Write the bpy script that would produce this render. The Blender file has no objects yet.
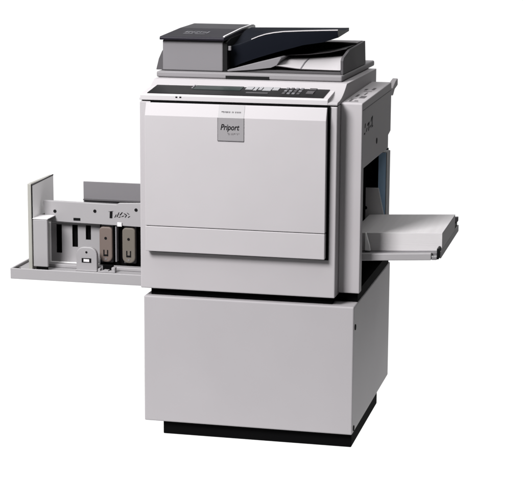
import bpy, bmesh, math, random
from mathutils import Matrix, Vector
random.seed(4)
S = bpy.context.scene
EXPO = 0
COL = S.collection
R = math.radians

# ------------------------------------------------------------------ materials
def material(name, base, rough=.45, spec=.4, bump=.02, scale=900, mottle=.04, metal=0.0, coat=0.0):
    m = bpy.data.materials.new(name); m.use_nodes = True
    nt = m.node_tree; N = nt.nodes; b = N['Principled BSDF']
    b.inputs['Roughness'].default_value = rough
    b.inputs['Specular IOR Level'].default_value = spec
    b.inputs['Metallic'].default_value = metal
    b.inputs['Coat Weight'].default_value = coat
    tc = N.new('ShaderNodeTexCoord')
    n1 = N.new('ShaderNodeTexNoise'); n1.inputs['Scale'].default_value = 5; n1.inputs['Detail'].default_value = 5
    nt.links.new(tc.outputs['Object'], n1.inputs['Vector'])
    mix = N.new('ShaderNodeMix'); mix.data_type = 'RGBA'
    mix.inputs[6].default_value = (*[c*(1-mottle) for c in base], 1)
    mix.inputs[7].default_value = (*[min(1, c*(1+mottle)) for c in base], 1)
    nt.links.new(n1.outputs['Fac'], mix.inputs[0]); nt.links.new(mix.outputs[2], b.inputs['Base Color'])
    if bump:
        n2 = N.new('ShaderNodeTexNoise'); n2.inputs['Scale'].default_value = scale
        nt.links.new(tc.outputs['Object'], n2.inputs['Vector'])
        bp = N.new('ShaderNodeBump'); bp.inputs['Strength'].default_value = bump; bp.inputs['Distance'].default_value = .002
        nt.links.new(n2.outputs['Fac'], bp.inputs['Height']); nt.links.new(bp.outputs['Normal'], b.inputs['Normal'])
        # slightly uneven gloss
        mr = N.new('ShaderNodeMapRange'); mr.inputs['To Min'].default_value = rough*.9; mr.inputs['To Max'].default_value = min(1, rough*1.12)
        nt.links.new(n1.outputs['Fac'], mr.inputs['Value']); nt.links.new(mr.outputs['Result'], b.inputs['Roughness'])
    return m

PANEL   = material('pale_panel_plastic', (.340, .326, .336), .5, spec=.16)
BODY    = material('body_plastic', (.322, .308, .318), .55, spec=.12)
CABMAT  = material('cabinet_painted_steel', (.298, .286, .296), .5, spec=.12, bump=.03, scale=1400)
GREY    = material('mid_grey_plastic', (.138, .133, .141), .5)
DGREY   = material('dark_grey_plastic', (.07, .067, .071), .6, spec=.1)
SLABMAT = material('platen_cover_plastic', (.185, .178, .185), .55, spec=.12)
BLACK   = material('black_plastic', (.004, .004, .0045), .45, spec=.16)
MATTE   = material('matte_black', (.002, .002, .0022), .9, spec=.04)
GLOSS   = material('glossy_black_lid', (.012, .0105, .016), .3, spec=.2, bump=.008)
NAVY    = material('blue_black_tray', (.0045, .0055, .009), .5, spec=.06)
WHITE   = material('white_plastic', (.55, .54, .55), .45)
FEED    = material('feed_unit_grey', (.25, .243, .25), .5)
PWHITE  = material('lightened_white_plate', (.8, .79, .79), .5)  # whiteness raised to carry the light on the fence side
CREAM   = material('cream_plastic', (.27, .267, .245), .5)
PAD     = material('brown_grey_rubber', (.115, .088, .077), .6)
PAD2    = material('olive_grey_rubber', (.105, .093, .078), .6)
BLUE    = material('blue_grey_metal', (.38, .55, .74), .4, metal=.0)
STEEL   = material('brushed_steel', (.45, .45, .46), .38, metal=.6)
INK     = material('dark_print', (.006, .006, .0065), .8, spec=.05, bump=0)
FADE    = material('faint_grey_print', (.085, .08, .084), .7, spec=.1, bump=0)
BADGE   = material('silver_badge', (.20, .193, .2), .45, metal=0.0)
SCREEN  = material('display_glass', (.012, .022, .020), .3, spec=.12, bump=0)
BTN     = material('grey_button', (.13, .13, .14), .5, bump=0)
BTNW    = material('white_button', (.27, .27, .28), .5, bump=0)

def paper_material():
    m = bpy.data.materials.new('paper_ream'); m.use_nodes = True
    nt = m.node_tree; N = nt.nodes; b = N['Principled BSDF']; b.inputs['Roughness'].default_value = .75
    b.inputs['Specular IOR Level'].default_value = .25
    tc = N.new('ShaderNodeTexCoord'); mp = N.new('ShaderNodeMapping'); mp.inputs['Scale'].default_value = (1.2, 2.0, 1100)
    nt.links.new(tc.outputs['Object'], mp.inputs['Vector'])
    n = N.new('ShaderNodeTexNoise'); n.inputs['Scale'].default_value = 1; n.inputs['Detail'].default_value = 4
    nt.links.new(mp.outputs['Vector'], n.inputs['Vector'])
    cr = N.new('ShaderNodeValToRGB')
    cr.color_ramp.elements[0].position = .3; cr.color_ramp.elements[0].color = (.46, .448, .454, 1)
    cr.color_ramp.elements[1].position = .75; cr.color_ramp.elements[1].color = (.51, .498, .504, 1)
    nt.links.new(n.outputs['Fac'], cr.inputs['Fac']); nt.links.new(cr.outputs['Color'], b.inputs['Base Color'])
    bp = N.new('ShaderNodeBump'); bp.inputs['Strength'].default_value = .35; bp.inputs['Distance'].default_value = .001
    nt.links.new(n.outputs['Fac'], bp.inputs['Height']); nt.links.new(bp.outputs['Normal'], b.inputs['Normal'])
    return m
PAPER = paper_material()

# ------------------------------------------------------------------ mesh helpers
def box(bm, x0, x1, y0, y1, z0, z1, bev=.0, seg=2):
    r = bmesh.ops.create_cube(bm, size=1)
    vs = r['verts']
    for v in vs:
        v.co = Vector(((x0+x1)/2 + v.co.x*(x1-x0), (y0+y1)/2 + v.co.y*(y1-y0), (z0+z1)/2 + v.co.z*(z1-z0)))
    if bev:
        es = list({e for v in vs for e in v.link_edges})
        bmesh.ops.bevel(bm, geom=es, offset=bev, segments=seg, profile=.5, affect='EDGES')
    return bm

def prism(bm, prof, a0, a1, axis='x', bev=0.0):
    """extrude a closed outline: axis x -> outline in (y,z); axis y -> (x,z); axis z -> (x,y)"""
    def co(p, a):
        return {'x': (a, p[0], p[1]), 'y': (p[0], a, p[1]), 'z': (p[0], p[1], a)}[axis]
    A = [bm.verts.new(co(p, a0)) for p in prof]; B = [bm.verts.new(co(p, a1)) for p in prof]
    fs = [bm.faces.new(A), bm.faces.new(B[::-1])]
    n = len(prof)
    for i in range(n):
        fs.append(bm.faces.new((A[i], B[i], B[(i+1) % n], A[(i+1) % n])))
    bmesh.ops.recalc_face_normals(bm, faces=fs)
    if bev:
        es = [e for e in {e for f in fs for e in f.edges} if e.calc_face_angle(0) > .5]
        bmesh.ops.bevel(bm, geom=es, offset=bev, segments=2, profile=.5, affect='EDGES')
    return bm

def holed_plate(bm, xs, zs, y0, y1, holes):
    """upright plate with real rectangular openings; holes = (x0,x1,z0,z1)"""
    gx = sorted({*xs, *[h[0] for h in holes], *[h[1] for h in holes]})
    gz = sorted({*zs, *[h[2] for h in holes], *[h[3] for h in holes]})
    def filled(i, j):
        if i < 0 or j < 0 or i >= len(gx)-1 or j >= len(gz)-1: return False
        cx, cz = (gx[i]+gx[i+1])/2, (gz[j]+gz[j+1])/2
        return not any(h[0] < cx < h[1] and h[2] < cz < h[3] for h in holes)
    V = {}
    def v(i, j, k):
        if (i, j, k) not in V: V[i, j, k] = bm.verts.new((gx[i], (y0, y1)[k], gz[j]))
        return V[i, j, k]
    fs = []
    for i in range(len(gx)-1):
        for j in range(len(gz)-1):
            if not filled(i, j): continue
            for k in (0, 1): fs.append(bm.faces.new((v(i,j,k), v(i+1,j,k), v(i+1,j+1,k), v(i,j+1,k))))
            for di, dj, a, b in ((-1,0,(i,j),(i,j+1)), (1,0,(i+1,j),(i+1,j+1)), (0,-1,(i,j),(i+1,j)), (0,1,(i,j+1),(i+1,j+1))):
                if not filled(i+di, j+dj): fs.append(bm.faces.new((v(*a,0), v(*b,0), v(*b,1), v(*a,1))))
    bmesh.ops.recalc_face_normals(bm, faces=fs)
    return bm

def capsule_outline(cx, cz, w, h, r_top, r_bot, n=6):
    pts = []
    for (sx, sz, r, a0) in ((1, 1, r_top, 0), (-1, 1, r_top, 90), (-1, -1, r_bot, 180), (1, -1, r_bot, 270)):
        ox, oz = cx + sx*(w/2-r), cz + sz*(h/2-r)
        for i in range(n+1):
            a = R(a0 + 90*i/n); pts.append((ox+r*math.cos(a), oz+r*math.sin(a)))
    return pts

def disc(bm, c, r, axis, d):
    n = 14
    i = 'xyz'.index(axis)
    pts = [(r*math.cos(2*math.pi*k/n), r*math.sin(2*math.pi*k/n)) for k in range(n)]
    c = list(c)
    o = [(c[(0 if i != 0 else 1)] + p[0], c[(2 if i != 2 else 1)] + p[1]) for p in pts]
    return prism(bm, o, c[i]-d, c[i]+d, axis)

WORLD = {}
def obj(name, bm, mat, parent=None, shear=0.0, bev=0.0, smooth=False):
    if shear:
        for v in bm.verts: v.co.z += shear*(v.co.x-.76)
    me = bpy.data.meshes.new(name)
    bmesh.ops.recalc_face_normals(bm, faces=bm.faces[:])
    # the origin sits at the middle of the part
    lo = Vector([min(v.co[i] for v in bm.verts) for i in range(3)]); hi = Vector([max(v.co[i] for v in bm.verts) for i in range(3)])
    c = (lo+hi)/2
    if parent is None: c.z = lo.z
    for v in bm.verts: v.co -= c
    bm.to_mesh(me); bm.free(); me.materials.append(mat)
    o = bpy.data.objects.new(name, me); COL.objects.link(o)
    WORLD[o] = c
    if parent is not None: o.parent = parent; o.location = c - WORLD[parent]
    else: o.location = c
    if bev:
        md = o.modifiers.new('edge', 'BEVEL'); md.width = bev; md.segments = 3; md.limit_method = 'ANGLE'; md.angle_limit = R(40)
        md.harden_normals = False
    return o
def thing(name, label, cat, loc):
    o = bpy.data.objects.new(name, None); COL.objects.link(o); o.location = loc; o.empty_display_size = .1
    WORLD[o] = Vector(loc); o['label'] = label; o['category'] = cat
    return o
def B(*a, **k): return box(bmesh.new(), *a, **k)
def P(*a, **k): return prism(bmesh.new(), *a, **k)

def text_part(name, s, size, origin, mat, parent, shear=0.0, off=0.0, width=None):
    cu = bpy.data.curves.new(name, 'FONT'); cu.body = s; cu.size = size; cu.shear = shear; cu.offset = off; cu.extrude = .0002
    t = bpy.data.objects.new(name, cu); COL.objects.link(t)
    dg = bpy.context.evaluated_depsgraph_get(); me = bpy.data.meshes.new_from_object(t.evaluated_get(dg))
    bpy.data.objects.remove(t)
    bm = bmesh.new(); bm.from_mesh(me); bpy.data.meshes.remove(me)
    x0 = min(v.co.x for v in bm.verts); x1 = max(v.co.x for v in bm.verts)
    k = (width/(x1-x0)) if width else 1
    for v in bm.verts:
        v.co = Vector((origin[0] + (v.co.x-x0)*k, origin[1] - v.co.z, origin[2] + v.co.y))
    return obj(name, bm, mat, parent)

# ------------------------------------------------------------------ setting: added translucent white sweep, lit through to hide shadows
bm = bmesh.new()
prof = [(-.75, 0.0), (0.0, 0.0), (2.8, 0.0), (2.9, 0.0)]
for i in range(1, 13):
    a = R(90*i/12); prof.append((2.9 + .5*math.sin(a), .5 - .5*math.cos(a)))
prof += [(3.4, .6), (3.4, 1.75)]
X0, X1 = -4.2, 1.6
rows = [(bm.verts.new((X0, y, z)), bm.verts.new((X1, y, z))) for y, z in prof]
for a, b in zip(rows, rows[1:]): bm.faces.new((a[0], a[1], b[1], b[0]))
FLOORM = bpy.data.materials.new('translucent_white_floor'); FLOORM.use_nodes = True
nt = FLOORM.node_tree; nt.nodes.remove(nt.nodes['Principled BSDF'])
tl = nt.nodes.new('ShaderNodeBsdfTranslucent'); tl.inputs['Color'].default_value = (.9, .9, .9, 1)
df = nt.nodes.new('ShaderNodeBsdfDiffuse'); df.inputs['Color'].default_value = (.85, .85, .85, 1)
mx = nt.nodes.new('ShaderNodeMixShader'); mx.inputs[0].default_value = .1
nt.links.new(tl.outputs[0], mx.inputs[1]); nt.links.new(df.outputs[0], mx.inputs[2])
nt.links.new(mx.outputs[0], nt.nodes['Material Output'].inputs['Surface'])
sweep = obj('floor', bm, FLOORM)
for p in sweep.data.polygons: p.use_smooth = True
if sweep.data.polygons[0].normal.z < 0: sweep.data.flip_normals()
sweep['kind'] = 'structure'
sweep['label'] = 'added seamless white lit-through floor curving up behind the copier'

# ------------------------------------------------------------------ cabinet
cab = thing('storage_cabinet', 'pale grey steel floor cabinet on a black plinth under the copier', 'cabinet', (.375, .41, 0))
obj('carcass', B(0, .75, 0, .8216, .051, .5066, bev=.005, seg=3), CABMAT, cab)
obj('plinth', B(.0636, .7445, .022, .587, 0, .0505, bev=.003), MATTE, cab)
for z in (.43, .068):
    s = bmesh.new(); disc(s, (.7505, .03, z), .010, 'x', .002); obj('screw', s, INK, cab)

# ------------------------------------------------------------------ duplicator
dup = thing('digital_duplicator', 'large pale grey floor standing copier with open feed tray on the left', 'copier', (.36, .4, .507))

# base frame, matte black standing in for shade between body and cabinet
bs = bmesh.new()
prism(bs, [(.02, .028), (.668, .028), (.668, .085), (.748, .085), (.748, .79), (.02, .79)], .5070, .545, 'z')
obj('shade_base_frame', bs, MATTE, dup)

# main body (core + front block)
core = bmesh.new()
box(core, -.011, .682, .02, .80, .534, 1.1945, bev=.003)
obj('body', core, BODY, dup)
fr = bmesh.new()
box(fr, -.011, .682, 0, .0195, .534, 1.192, bev=.004, seg=3)
obj('front_frame', fr, BODY, dup)
# recess around door
obj('door_gasket', B(.030, .6585, -.006, -.0005, .667, 1.1935), MATTE, dup)
# door, upper edge tilted back
d = P([(-.004, .7635), (-.030, .7635), (-.030, 1.147), (-.0135, 1.1895), (-.004, 1.1895)], .016, .650, 'x', bev=.0022)
door = obj('front_door', d, PANEL, dup)
dl = B(.016, .650, -.030, -.004, .673, .7615, bev=.0025)
obj('lower_door_panel', dl, PANEL, dup)
# badge on the door
bd = P([(-.0312, 1.069), (-.0312, 1.1468), (-.0150, 1.1885), (-.0140, 1.1885), (-.0295, 1.1466), (-.0295, 1.069)], .2755, .3665, 'x')
badge = obj('badge', bd, BADGE, door)
text_part('badge_lettering', 'Priport', .028, (.2855, -.0316, 1.106), INK, badge, shear=.25, off=.0004, width=.066)
# rows of fine print too small to read
def print_row(x0, x1, y, z, h, d=.0004):
    bm = bmesh.new(); x = x0
    while x < x1:
        w_ = .0012 + .0016*random.random()
        if random.random() < .25: box(bm, x, x+w_*2, y-d, y, z + random.choice((0, h*.5, h-.0013)), z + h)
        else: box(bm, x, x+w_*.8, y-d, y, z, z+h)
        x += w_*1.5 + .0012 + (.0035 if random.random() < .15 else 0)
    return bm
obj('fine_print', print_row(.287, .356, -.0232, 1.163, .0055, .0022), GREY, badge)
obj('fine_print', print_row(.310, .354, -.0313, 1.089, .0060), FADE, badge)
fr_ = bmesh.new()
box(fr_, .2745, .2757, -.0316, -.0296, 1.068, 1.147); box(fr_, .3663, .3675, -.0316, -.0296, 1.068, 1.147); box(fr_, .2757, .3663, -.0316, -.0296, 1.0666, 1.0692)
obj('badge_frame', fr_, DGREY, badge)

# upper housing with sloping console, concave shoulder at the sides
def shoulder():
    pts = [(0, 1.1965), (0, 1.204), (.012, 1.2065)]
    for i in range(9):
        t = i/8; pts.append((.02 + .16*t, 1.207 + .0475*t**1.8))
    pts += [(.20, 1.2545), (.82, 1.2545), (.82, 1.1965)]
    return pts
obj('upper_housing', P(shoulder(), -.011, .682, 'x', bev=.0015), BODY, dup)
CONW    = material('console_trim_plastic', (.40, .385, .395), .5, spec=.15)
con = P([(-.001, 1.1968), (-.001, 1.214), (.004, 1.2165), (.195, 1.2405), (.2235, 1.2425), (.2235, 1.1968)], -.0085, .649, 'x', bev=.0015)
console = obj('control_console', con, CONW, dup)
def on_console(y): return 1.2165 + (y-.004)*(.024/.191)
pn = bmesh.new()
prism(pn, [(.016, on_console(.016)+.0006), (.016, on_console(.016)+.0022), (.192, on_console(.192)+.0022), (.192, on_console(.192)+.0006)], .012, .630, 'x')
panel = obj('control_panel', pn, BLACK, console)
def key(x0, x1, y0, y1, name, mat, h=.004):
    return obj(name, P([(y0, on_console(y0)+.0024), (y0, on_console(y0)+h), (y1, on_console(y1)+h), (y1, on_console(y1)+.0024)], x0, x1, 'x'), mat, panel)
key(.155, .325, .085, .165, 'display', SCREEN, .0034)
key(.150, .320, .166, .171, 'display_trim', BTN, .0042); key(.147, .152, .10, .171, 'display_trim', BTN, .0042)
for k, w in enumerate((.026, .012, .012, .03, .022)):
    x = .338 + [0, .030, .046, .062, .095][k]
    key(x, x+w, .105 - (k % 2)*.01, .160, 'button', BTNW)
for r in range(3):
    for c in range(4):
        key(.478 + c*.017, .488 + c*.017, .055 + r*.036, .074 + r*.036, 'button', BTN if (r+c) % 3 else DGREY)
key(.560, .585, .065, .10, 'start_button', DGREY, .005); key(.560, .585, .125, .150, 'button', DGREY)
key(.353, .43, .05, .062, 'button', DGREY)
for k in range(2):
    x = .118 + k*.014; obj('indicator_mark', B(x, x+.007, -.0014, -.0011, 1.2065, 1.2115), INK, console)

# ---- side delivery cover (right)
cv = P([(.06, .542), (.06, 1.198), (.064, 1.2), (.66, 1.214), (.712, 1.2145), (.716, 1.19), (.716, 1.03), (.66, 1.02), (.66, .972), (.105, .972), (.105, .542)], .6822, .757, 'x', bev=.003)
side = obj('side_cover', cv, BODY, dup)
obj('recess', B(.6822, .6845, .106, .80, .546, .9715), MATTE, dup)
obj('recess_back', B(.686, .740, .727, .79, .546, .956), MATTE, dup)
post = obj('rear_post', B(.724, .757, .648, .722, .546, .957, bev=.002), GREY, dup)
obj('blue_plate', B(.7245, .7525, .6445, .6475, .56, .956), BLUE, post)
obj('edge_strip', B(.7535, .7575, .6440, .6475, .56, .956), STEEL, post)
# groove, socket and printed marks
obj('groove', P([(.075, 1.1735), (.075, 1.1755), (.70, 1.1865), (.70, 1.1845)], .7569, .7574, 'x'), DGREY, side)
s = bmesh.new(); disc(s, (.7573, .382, 1.034), .011, 'x', .0008); obj('lock_hole', s, INK, side)
mk = bmesh.new()
for (y0, z0, y1, z1, w_) in ((.10, 1.088, .105, 1.094, .02), (.115, 1.110, .12, 1.125, .012), (.14, 1.094, .16, 1.106, .012), (.165, 1.112, .18, 1.120, .02), (.19, 1.092, .20, 1.122, .012),
                         (.215, 1.100, .235, 1.106, .02), (.24, 1.118, .255, 1.132, .012), (.262, 1.100, .27, 1.135, .012), (.255, 1.096, .275, 1.10, .02)):
    prism(mk, [(y0, z0), (y0+w_, z0), (y1+w_, z1), (y1, z1)], .7571, .7575, 'x')
obj('printed_mark', mk, INK, side)
def topz(y): return 1.2 + (y-.064)*(.014/.596)
for (x0, x1, y0, y1) in ((.690, .735, .10, .107), (.700, .708, .11, .17), (.718, .730, .12, .135), (.695, .715, .185, .19), (.72, .74, .20, .26), (.70, .708, .24, .30),
                         (.722, .727, .29, .36), (.705, .735, .39, .396), (.70, .71, .43, .47), (.725, .735, .44, .50)):
    m_ = bmesh.new()
    prism(m_, [(y0, topz(y0)+.0002), (y0, topz(y0)+.0006), (y1, topz(y1)+.0006), (y1, topz(y1)+.0002)], x0, x1, 'x')
    obj('printed_mark', m_, FADE, side)
obj('release_lever', P([(.717, 1.165), (.77, 1.158), (.81, 1.178), (.885, 1.187), (.885, 1.214), (.83, 1.208), (.76, 1.188), (.717, 1.192)], .735, .756, 'x', bev=.003), BODY, dup)

# ---- delivery tray (right), sloping up to its outer end
SH = .057
tray = obj('delivery_tray', B(.70, 1.010, .160, .70, .6545, .6660, bev=.001), GREY, dup, shear=SH)
obj('front_rail', B(.700, .993, .138, .1595, .643, .668, bev=.003), FEED, tray, shear=SH)
obj('corner_block', B(.9935, 1.012, .142, .1595, .6430, .6540, bev=.002), GREY, tray, shear=SH)
obj('end_lip', B(1.0105, 1.018, .15, .715, .6435, .682, bev=.002), BLACK, tray, shear=SH)
obj('lip_trim', B(1.0185, 1.0235, .17, .715, .6435, .668, bev=.001), FEED, tray, shear=SH)
obj('lip_hook', B(1.008, 1.022, .69, .715, .6825, .700, bev=.002), DGREY, tray, shear=SH)
g = P([(.684, .673), (.7535, .673), (.7535, .733), (.733, .828), (.684, .828)], .602, .610, 'y', bev=.0015)
sg = obj('side_guide', g, WHITE, tray)
s = bmesh.new(); disc(s, (.686, .6015, .752), .006, 'y', .0012); obj('guide_hole', s, INK, sg)
obj('side_guide', P([(.755, .672), (.774, .672), (.771, .690), (.758, .735), (.755, .735)], .176, .190, 'y', bev=.001), PWHITE, tray)

# ---- document feeder on top
slab = B(-.0155, .6565, .2225, .93, 1.2555, 1.277, bev=.006, seg=3)
sl = obj('platen_cover', slab, SLABMAT, dup)
obj('grip_recess', B(.239, .397, .2215, .2255, 1.247, 1.2668), BLACK, sl)
adf = obj('feeder_box', B(.000, .2215, .25, .78, 1.2785, 1.3865, bev=.004, seg=3), GREY, dup)
obj('hinge_bulge', P([(-.027, 1.2785), (-.027, 1.282), (-.018, 1.318), (-.006, 1.345), (-.0005, 1.352), (-.0005, 1.2785)], .262, .76, 'y', bev=.001), DGREY, adf)
lid = P([(.233, 1.3875), (.231, 1.394), (.236, 1.3995), (.50, 1.414), (.70, 1.4195), (.72, 1.415), (.72, 1.3875)], -.006, .2305, 'x', bev=.0015)
ld = obj('feeder_lid', lid, GLOSS, adf)
def lidz(y): return 1.3995 + (y-.236)*(.0145/.264) if y < .5 else 1.414 + (y-.5)*.0275
obj('lid_edge_highlight', P([(.245, lidz(.245)+.0002), (.245, lidz(.245)+.0035), (.5, lidz(.5)+.0035), (.66, lidz(.66)+.0035), (.66, lidz(.66)+.0002), (.5, lidz(.5)+.0002)], .2235, .2300, 'x'), WHITE, ld)  # pale strip standing in for the highlight on the lid edge
mk = bmesh.new()
for (x0, x1, y0, y1) in ((.050, .058, .36, .40), (.060, .074, .385, .40), (.062, .070, .355, .372), (.078, .083, .35, .405), (.086, .100, .39, .403), (.088, .102, .352, .366),
                         (.105, .110, .36, .40), (.114, .128, .372, .388), (.132, .138, .35, .40), (.055, .090, .325, .333), (.098, .135, .325, .333)):
    prism(mk, [(y0, lidz(y0)+.0002), (y0, lidz(y0)+.0005), (y1, lidz(y1)+.0005), (y1, lidz(y1)+.0002)], x0, x1, 'x')
obj('printed_label', mk, BTN, ld)
obj('feeder_side', P([(.255, 1.2785), (.255, 1.380), (.31, 1.392), (.66, 1.405), (.70, 1.2785)], .2220, .236, 'x'), BLACK, adf)
obj('release_latch', B(.2365, .248, .262, .275, 1.352, 1.368, bev=.002), GREY, adf)

# original tray: black curved plate that bows up from the feeder and runs out to the right
bm = bmesh.new()
cx = [(.237, 1.365), (.27, 1.374), (.314, 1.391), (.34, 1.402), (.365, 1.410), (.395, 1.416), (.43, 1.4205), (.50, 1.4245), (.57, 1.4275), (.625, 1.4295)]
def skirt(x):   # lower edge of the front skirt
    t = max(0, min(1, (x-.237)/.38)); return 1.285 + .100*min(1, t*1.25)**.8 + (.018 if x > .60 else 0)
ny = 8
G = []
for (x, z) in cx:
    row = []
    row.append(bm.verts.new((x, .312, skirt(x))))
    row.append(bm.verts.new((x, .300, z-.010)))
    row.append(bm.verts.new((x, .300, z-.002)))
    row.append(bm.verts.new((x, .303, z)))
    for j in range(1, ny+1):
        y = .303 + (.63-.303)*j/ny
        dip = -.0045*math.sin(math.pi*j/ny)
        xx = x - (.018*j/ny if x > .6 else 0)
        t = j/ny; far = 1.413 + .006*max(0, (x-.237)/.39)
        tt = min(1, t*1.35); tt = tt*tt*(3-2*tt)
        row.append(bm.verts.new((xx, y, z*(1-tt) + far*tt + dip)))
    row.append(bm.verts.new((row[-1].co.x, .63, skirt(x)+.004)))
    G.append(row)
for a, b in zip(G, G[1:]):
    for i in range(len(a)): j = (i+1) % len(a); bm.faces.new((a[i], b[i], b[j], a[j]))
bm.faces.new(G[0]); bm.faces.new(G[-1][::-1])
it = obj('original_tray', bm, NAVY, adf)
for p in it.data.polygons: p.use_smooth = True
e = it.modifiers.new('split', 'EDGE_SPLIT'); e.split_angle = R(38)
bm = bmesh.new()
seg = [(x, z) for x, z in cx if x > .31]
for a, b in zip(seg, seg[1:]):
    prism(bm, [(a[0], a[1]-.0012), (b[0], b[1]-.0012), (b[0], b[1]+.0022), (a[0], a[1]+.0022)], .2975, .3045, 'y')
bmesh.ops.remove_doubles(bm, verts=bm.verts[:], dist=1e-5)
obj('tray_edge_highlight', bm, CONW, it)  # light colour paints the highlight along the tray's near edge

# output side of the feeder: bright dished floor, ramp at the left, thin plate above, end wall and back ridge
bm = bmesh.new()
xs = [.412, .418, .422, .426, .43, .455, .48, .505, .54, .58, .62, .643]
fr_z = [1.304, 1.304, 1.3035, 1.3030, 1.3025, 1.2995, 1.2965, 1.2945, 1.294, 1.2935, 1.293, 1.293]
bk_z = [1.3222, 1.3222, 1.3222, 1.3222, 1.3222, 1.3215, 1.3205, 1.320, 1.322, 1.325, 1.329, 1.331]
G = []
for x, a, b in zip(xs, fr_z, bk_z):
    G.append([bm.verts.new(c) for c in ((x, .262, a-.003), (x, .258, a), (x, .33, a*.45+b*.55+.002), (x, .40, b), (x, .60, b+.006), (x, .60, a-.004))])
for a, b in zip(G, G[1:]):
    for i in range(6): j = (i+1) % 6; bm.faces.new((a[i], b[i], b[j], a[j]))
bm.faces.new(G[0]); bm.faces.new(G[-1][::-1])
of = obj('exit_tray', bm, CONW, dup)
for p in of.data.polygons: p.use_smooth = True
e = of.modifiers.new('split', 'EDGE_SPLIT'); e.split_angle = R(40)
obj('exit_ramp', P([(.238, 1.279), (.236, 1.2835), (.33, 1.309), (.425, 1.3335), (.432, 1.331), (.416, 1.305), (.395, 1.2955), (.33, 1.287)], .256, .42, 'y', bev=.001), GREY, of)
obj('shaded_sheet_stop', P([(.40, 1.3275), (.50, 1.333), (.58, 1.343), (.640, 1.3575), (.640, 1.3605), (.58, 1.3465), (.50, 1.3365), (.40, 1.3305)], .40, .60, 'y'), BLACK, of)  # black stands in for shade on top of the plate
obj('stop_edge', P([(.40, 1.3275), (.50, 1.333), (.58, 1.343), (.640, 1.3575), (.640, 1.3605), (.58, 1.3465), (.50, 1.3365), (.40, 1.3305)], .396, .3995, 'y'), SLABMAT, of)
obj('shaded_underside', B(.24, .642, .266, .60, 1.2785, 1.2870), DGREY, of)  # dark grey puts the shadow under the tray into the colour
obj('tray_seam', P([(.2575, 1.2946), (.33, 1.3112), (.398, 1.3206), (.398, 1.3214), (.33, 1.3122), (.2575, 1.2956)], .500, .5045, 'x'), GREY, of)
obj('ramp_gap_filler', B(.24, .41, .43, .60, 1.2875, 1.31), MATTE, of)  # black block filling the gap behind the ramp
obj('end_wall', P([(.262, 1.2785), (.258, 1.326), (.272, 1.336), (.395, 1.356), (.55, 1.360), (.72, 1.366), (.738, 1.2785)], .6435, .6535, 'x', bev=.0012), DGREY, of)
rdg = obj('shaded_back_ridge', P([(.61, 1.2785), (.612, 1.358), (.618, 1.362), (.715, 1.362), (.72, 1.2785)], .24, .6430, 'x', bev=.0015), BLACK, of)  # light grey ridge, blackened for the shade on its front
obj('ridge_cap', B(.24, .6430, .612, .722, 1.3625, 1.3665, bev=.001), SLABMAT, rdg)

# ---- paper feed unit (left)
ft = bmesh.new()
box(ft, -.527, -.0115, .08, .092, .524, .5625, bev=.003)
feed = obj('feed_tray', B(-.527, -.0115, .082, .54, .526, .553, bev=.003), FEED, dup)
ft.free()
obj('tray_front', B(-.527, -.0115, .076, .0815, .523, .5625, bev=.002), FEED, feed)
obj('tray_end', B(-.527, -.519, .082, .54, .5535, .5625, bev=.002), FEED, feed)
obj('tray_socket', B(-.5185, -.505, .095, .125, .5535, .555), INK, feed)
fence = obj('end_fence', B(-.4665, -.4525, .105, .335, .5535, .870, bev=.002), CREAM, feed)
obj('fence_seam', B(-.4520, -.4505, .106, .112, .742, .866), INK, fence)
obj('lit_fence_face', P([(.113, .742), (.113, .862), (.333, .868), (.333, .742)], -.4520, -.4500, 'x'), PWHITE, fence)  # whitened to stand in for light falling on this side
obj('fence_edge', P([(.113, .8625), (.113, .8665), (.333, .8725), (.333, .8685)], -.4522, -.4494, 'x'), DGREY, fence)
fb = obj('fence_block', B(-.4495, -.394, .108, .122, .566, .7405, bev=.003), FEED, feed)
obj('block_cap', B(-.4495, -.392, .106, .187, .7410, .7445, bev=.001), WHITE, fb)
obj('block_foot', B(-.4400, -.398, .112, .122, .5535, .5655), MATTE, fb)
# cross rail
rl = bmesh.new()
prism(rl, [(-.428, .722), (-.0115, .714), (-.0115, .8035), (-.150, .7985), (-.158, .793), (-.436, .797), (-.439, .790)], .188, .204, 'y', bev=.0012)
rail = obj('cross_rail', rl, FEED, feed)
for (x, z) in ((-.393, .759), (-.240, .766), (-.084, .777)):
    s = bmesh.new(); disc(s, (x, .1875, z), .006, 'y', .001); obj('rail_screw', s, INK, rail)
obj('rail_slot', B(-.322, -.296, .1868, .1876, .728, .7375), INK, rail)
mk = bmesh.new()
for (x0, z0, x1, z1, w_) in ((-.184, .743, -.183, .768, .010), (-.189, .767, -.172, .769, .004), (-.166, .746, -.160, .757, .0025), (-.158, .748, -.150, .765, .003), (-.152, .747, -.146, .750, .005),
                         (-.147, .755, -.138, .766, .004), (-.140, .750, -.133, .754, .005), (-.131, .762, -.124, .757, .005), (-.127, .748, -.121, .757, .003), (-.119, .765, -.112, .759, .003), (-.116, .748, -.110, .753, .004)):
    prism(mk, [(x0, z0), (x0+w_, z0), (x1+w_, z1), (x1, z1)], .1868, .1876, 'y')
obj('printed_mark', mk, INK, rail)
obj('rail_tab', B(-.154, -.137, .182, .1872, .714, .729, bev=.001), WHITE, rail)
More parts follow.
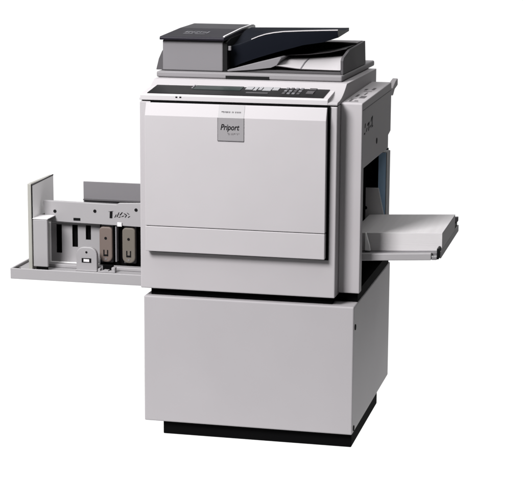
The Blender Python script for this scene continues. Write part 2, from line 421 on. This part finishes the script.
# slotted plate under the rail
sp = holed_plate(bmesh.new(), (-.428, -.232), (.556, .7125), .2205, .2245,
                 [(-.401, -.3795, .598, .705), (-.339, -.3175, .623, .7055), (-.287, -.267, .652, .706)])
plate = obj('slotted_plate', sp, FEED, feed)
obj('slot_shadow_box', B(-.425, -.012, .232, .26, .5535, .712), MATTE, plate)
pf = bmesh.new()
box(pf, -.4275, -.4195, .206, .2200, .566, .712, bev=.002); box(pf, -.4275, -.2325, .206, .2200, .5605, .5665, bev=.002)
obj('plate_rim', pf, PWHITE, plate)
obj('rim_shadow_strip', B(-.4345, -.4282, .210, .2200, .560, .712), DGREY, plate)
obj('lower_rail', B(-.425, -.0115, .170, .2045, .5535, .566, bev=.002), FEED, feed)
obj('well', B(-.231, -.0115, .2215, .2300, .556, .712), MATTE, feed)
for x, mt in ((-.2015, PAD), (-.1145, PAD2)):
    f = P(capsule_outline(x, .6435, .049, .130, .014, .021), .192, .206, 'y', bev=.004)
    pad = obj('feed_pad', f, mt, feed)
    pad['label'] = 'brownish feed pad' if mt is PAD else 'olive grey feed pad'
    u = bmesh.new()
    box(u, x-.009, x-.005, .1908, .1922, .606, .624); box(u, x+.005, x+.009, .1908, .1922, .606, .624); box(u, x-.009, x+.009, .1906, .1921, .601, .607)
    obj('pad_slot', u, INK, pad)
    s = bmesh.new(); disc(s, (x, .1916, .667), .005, 'y', .0008); obj('pad_rivet', s, INK, pad)
    s = bmesh.new(); disc(s, (x, .1916, .590), .004, 'y', .0008); obj('pad_rivet', s, GREY, pad)
    obj('pad_carrier', B(x-.022, x+.022, .2065, .2210, .575, .712, bev=.002), DGREY, pad)
obj('drive_post', B(-.1665, -.161, .196, .221, .58, .712, bev=.001), GREY, feed)
# round topped clip standing on the tray
cl = P(capsule_outline(-.258, .597, .079, .088, .030, .004), .140, .158, 'y', bev=.003)
clip = obj('guide_clip', cl, FEED, feed)
obj('clip_window', B(-.276, -.240, .1385, .1402, .584, .600, bev=.0005), INK, clip)
obj('clip_key', B(-.2685, -.247, .1375, .1384, .587, .597), WHITE, clip)
s = bmesh.new(); disc(s, (-.258, .1395, .622), .004, 'y', .0008); obj('clip_rivet', s, INK, clip)
obj('clip_foot', B(-.298, -.217, .132, .160, .5535, .5570, bev=.001), FEED, clip)
br = bmesh.new()
box(br, -.211, -.147, .128, .15, .5535, .558, bev=.001); box(br, -.160, -.147, .128, .15, .5575, .572, bev=.001); box(br, -.211, -.203, .128, .15, .5575, .566, bev=.001)
box(br, -.19, -.172, .128, .145, .5575, .562)
obj('catch_bracket', br, FEED, feed)
obj('catch_hollow', B(-.200, -.163, .151, .168, .5535, .575), MATTE, feed)
# far fence
rf = obj('rear_fence', B(-.390, -.0115, .500, .506, .5535, .823, bev=.001), GREY, feed)
obj('fence_fold', B(-.388, -.0115, .488, .4995, .752, .757, bev=.001), DGREY, rf)

# ------------------------------------------------------------------ paper stack on the delivery tray
ps = bmesh.new()
box(ps, .702, 1.0225, .200, .594, .6675, .731, bev=.0006)
stack = obj('paper_stack', ps, PAPER, shear=.045)
stack['label'] = 'thick stack of plain paper on the tray sticking out of the right side'
stack['category'] = 'paper'

# ------------------------------------------------------------------ camera
YAW, PITCH, ROLL = .22416372955842911, .18626759481038135, .006702281183110794
fw = Vector((-math.sin(YAW)*math.cos(PITCH), math.cos(YAW)*math.cos(PITCH), -math.sin(PITCH)))
rt = Vector((math.cos(YAW), math.sin(YAW), 0)); up = rt.cross(fw)
r2 = math.cos(ROLL)*rt + math.sin(ROLL)*up; u2 = -math.sin(ROLL)*rt + math.cos(ROLL)*up
cd = bpy.data.cameras.new('camera'); cam = bpy.data.objects.new('camera', cd); COL.objects.link(cam)
M = Matrix((r2, u2, -fw)).transposed().to_4x4(); M.translation = Vector((1.6888912, -5.5492176, 1.7982389))
cam.matrix_world = M
cd.sensor_fit = 'HORIZONTAL'; cd.sensor_width = 36; cd.lens = 36*1683.706/523; cd.clip_start = .1; cd.clip_end = 100
S.camera = cam

# ------------------------------------------------------------------ light: studio soft boxes, plus lamps added below and behind the floor
def area(name, loc, target, sx, sy, power, col=(1, 1, 1)):
    l = bpy.data.lights.new(name, 'AREA'); l.shape = 'RECTANGLE'; l.size = sx; l.size_y = sy; l.energy = power; l.color = col
    o = bpy.data.objects.new(name, l); COL.objects.link(o); o.location = loc
    o.rotation_euler = (Vector(target)-Vector(loc)).to_track_quat('-Z', 'Y').to_euler()
    return o
area('key_softbox', (-1.5, -3.7, 4.0), (.25, .2, .8), 1.8, 1.8, 560, (1, .985, .99))
area('overhead_softbox', (-.4, .1, 3.4), (-.4, .1, 0), 4.2, 4.4, 115)
area('added_underfloor_lamp', (-1.3, 1.325, -.07), (-1.3, 1.325, 0), 5.8, 4.15, 88)  # added under the floor to whiten it and erase shadows
area('added_backdrop_lamp', (-1.3, 3.48, .8), (-1.3, 3.4, .8), 5.8, 2.1, 45)  # added behind the sweep to blow it out to white

w = bpy.data.worlds.new('World'); S.world = w; w.use_nodes = True
bg = w.node_tree.nodes['Background']; bg.inputs['Color'].default_value = (1, 1, 1, 1); bg.inputs['Strength'].default_value = .08

vs = S.view_settings; vs.view_transform = 'Standard'; vs.look = 'None'; vs.exposure = EXPO; vs.gamma = 1
S.cycles.max_bounces = 8; S.cycles.diffuse_bounces = 5
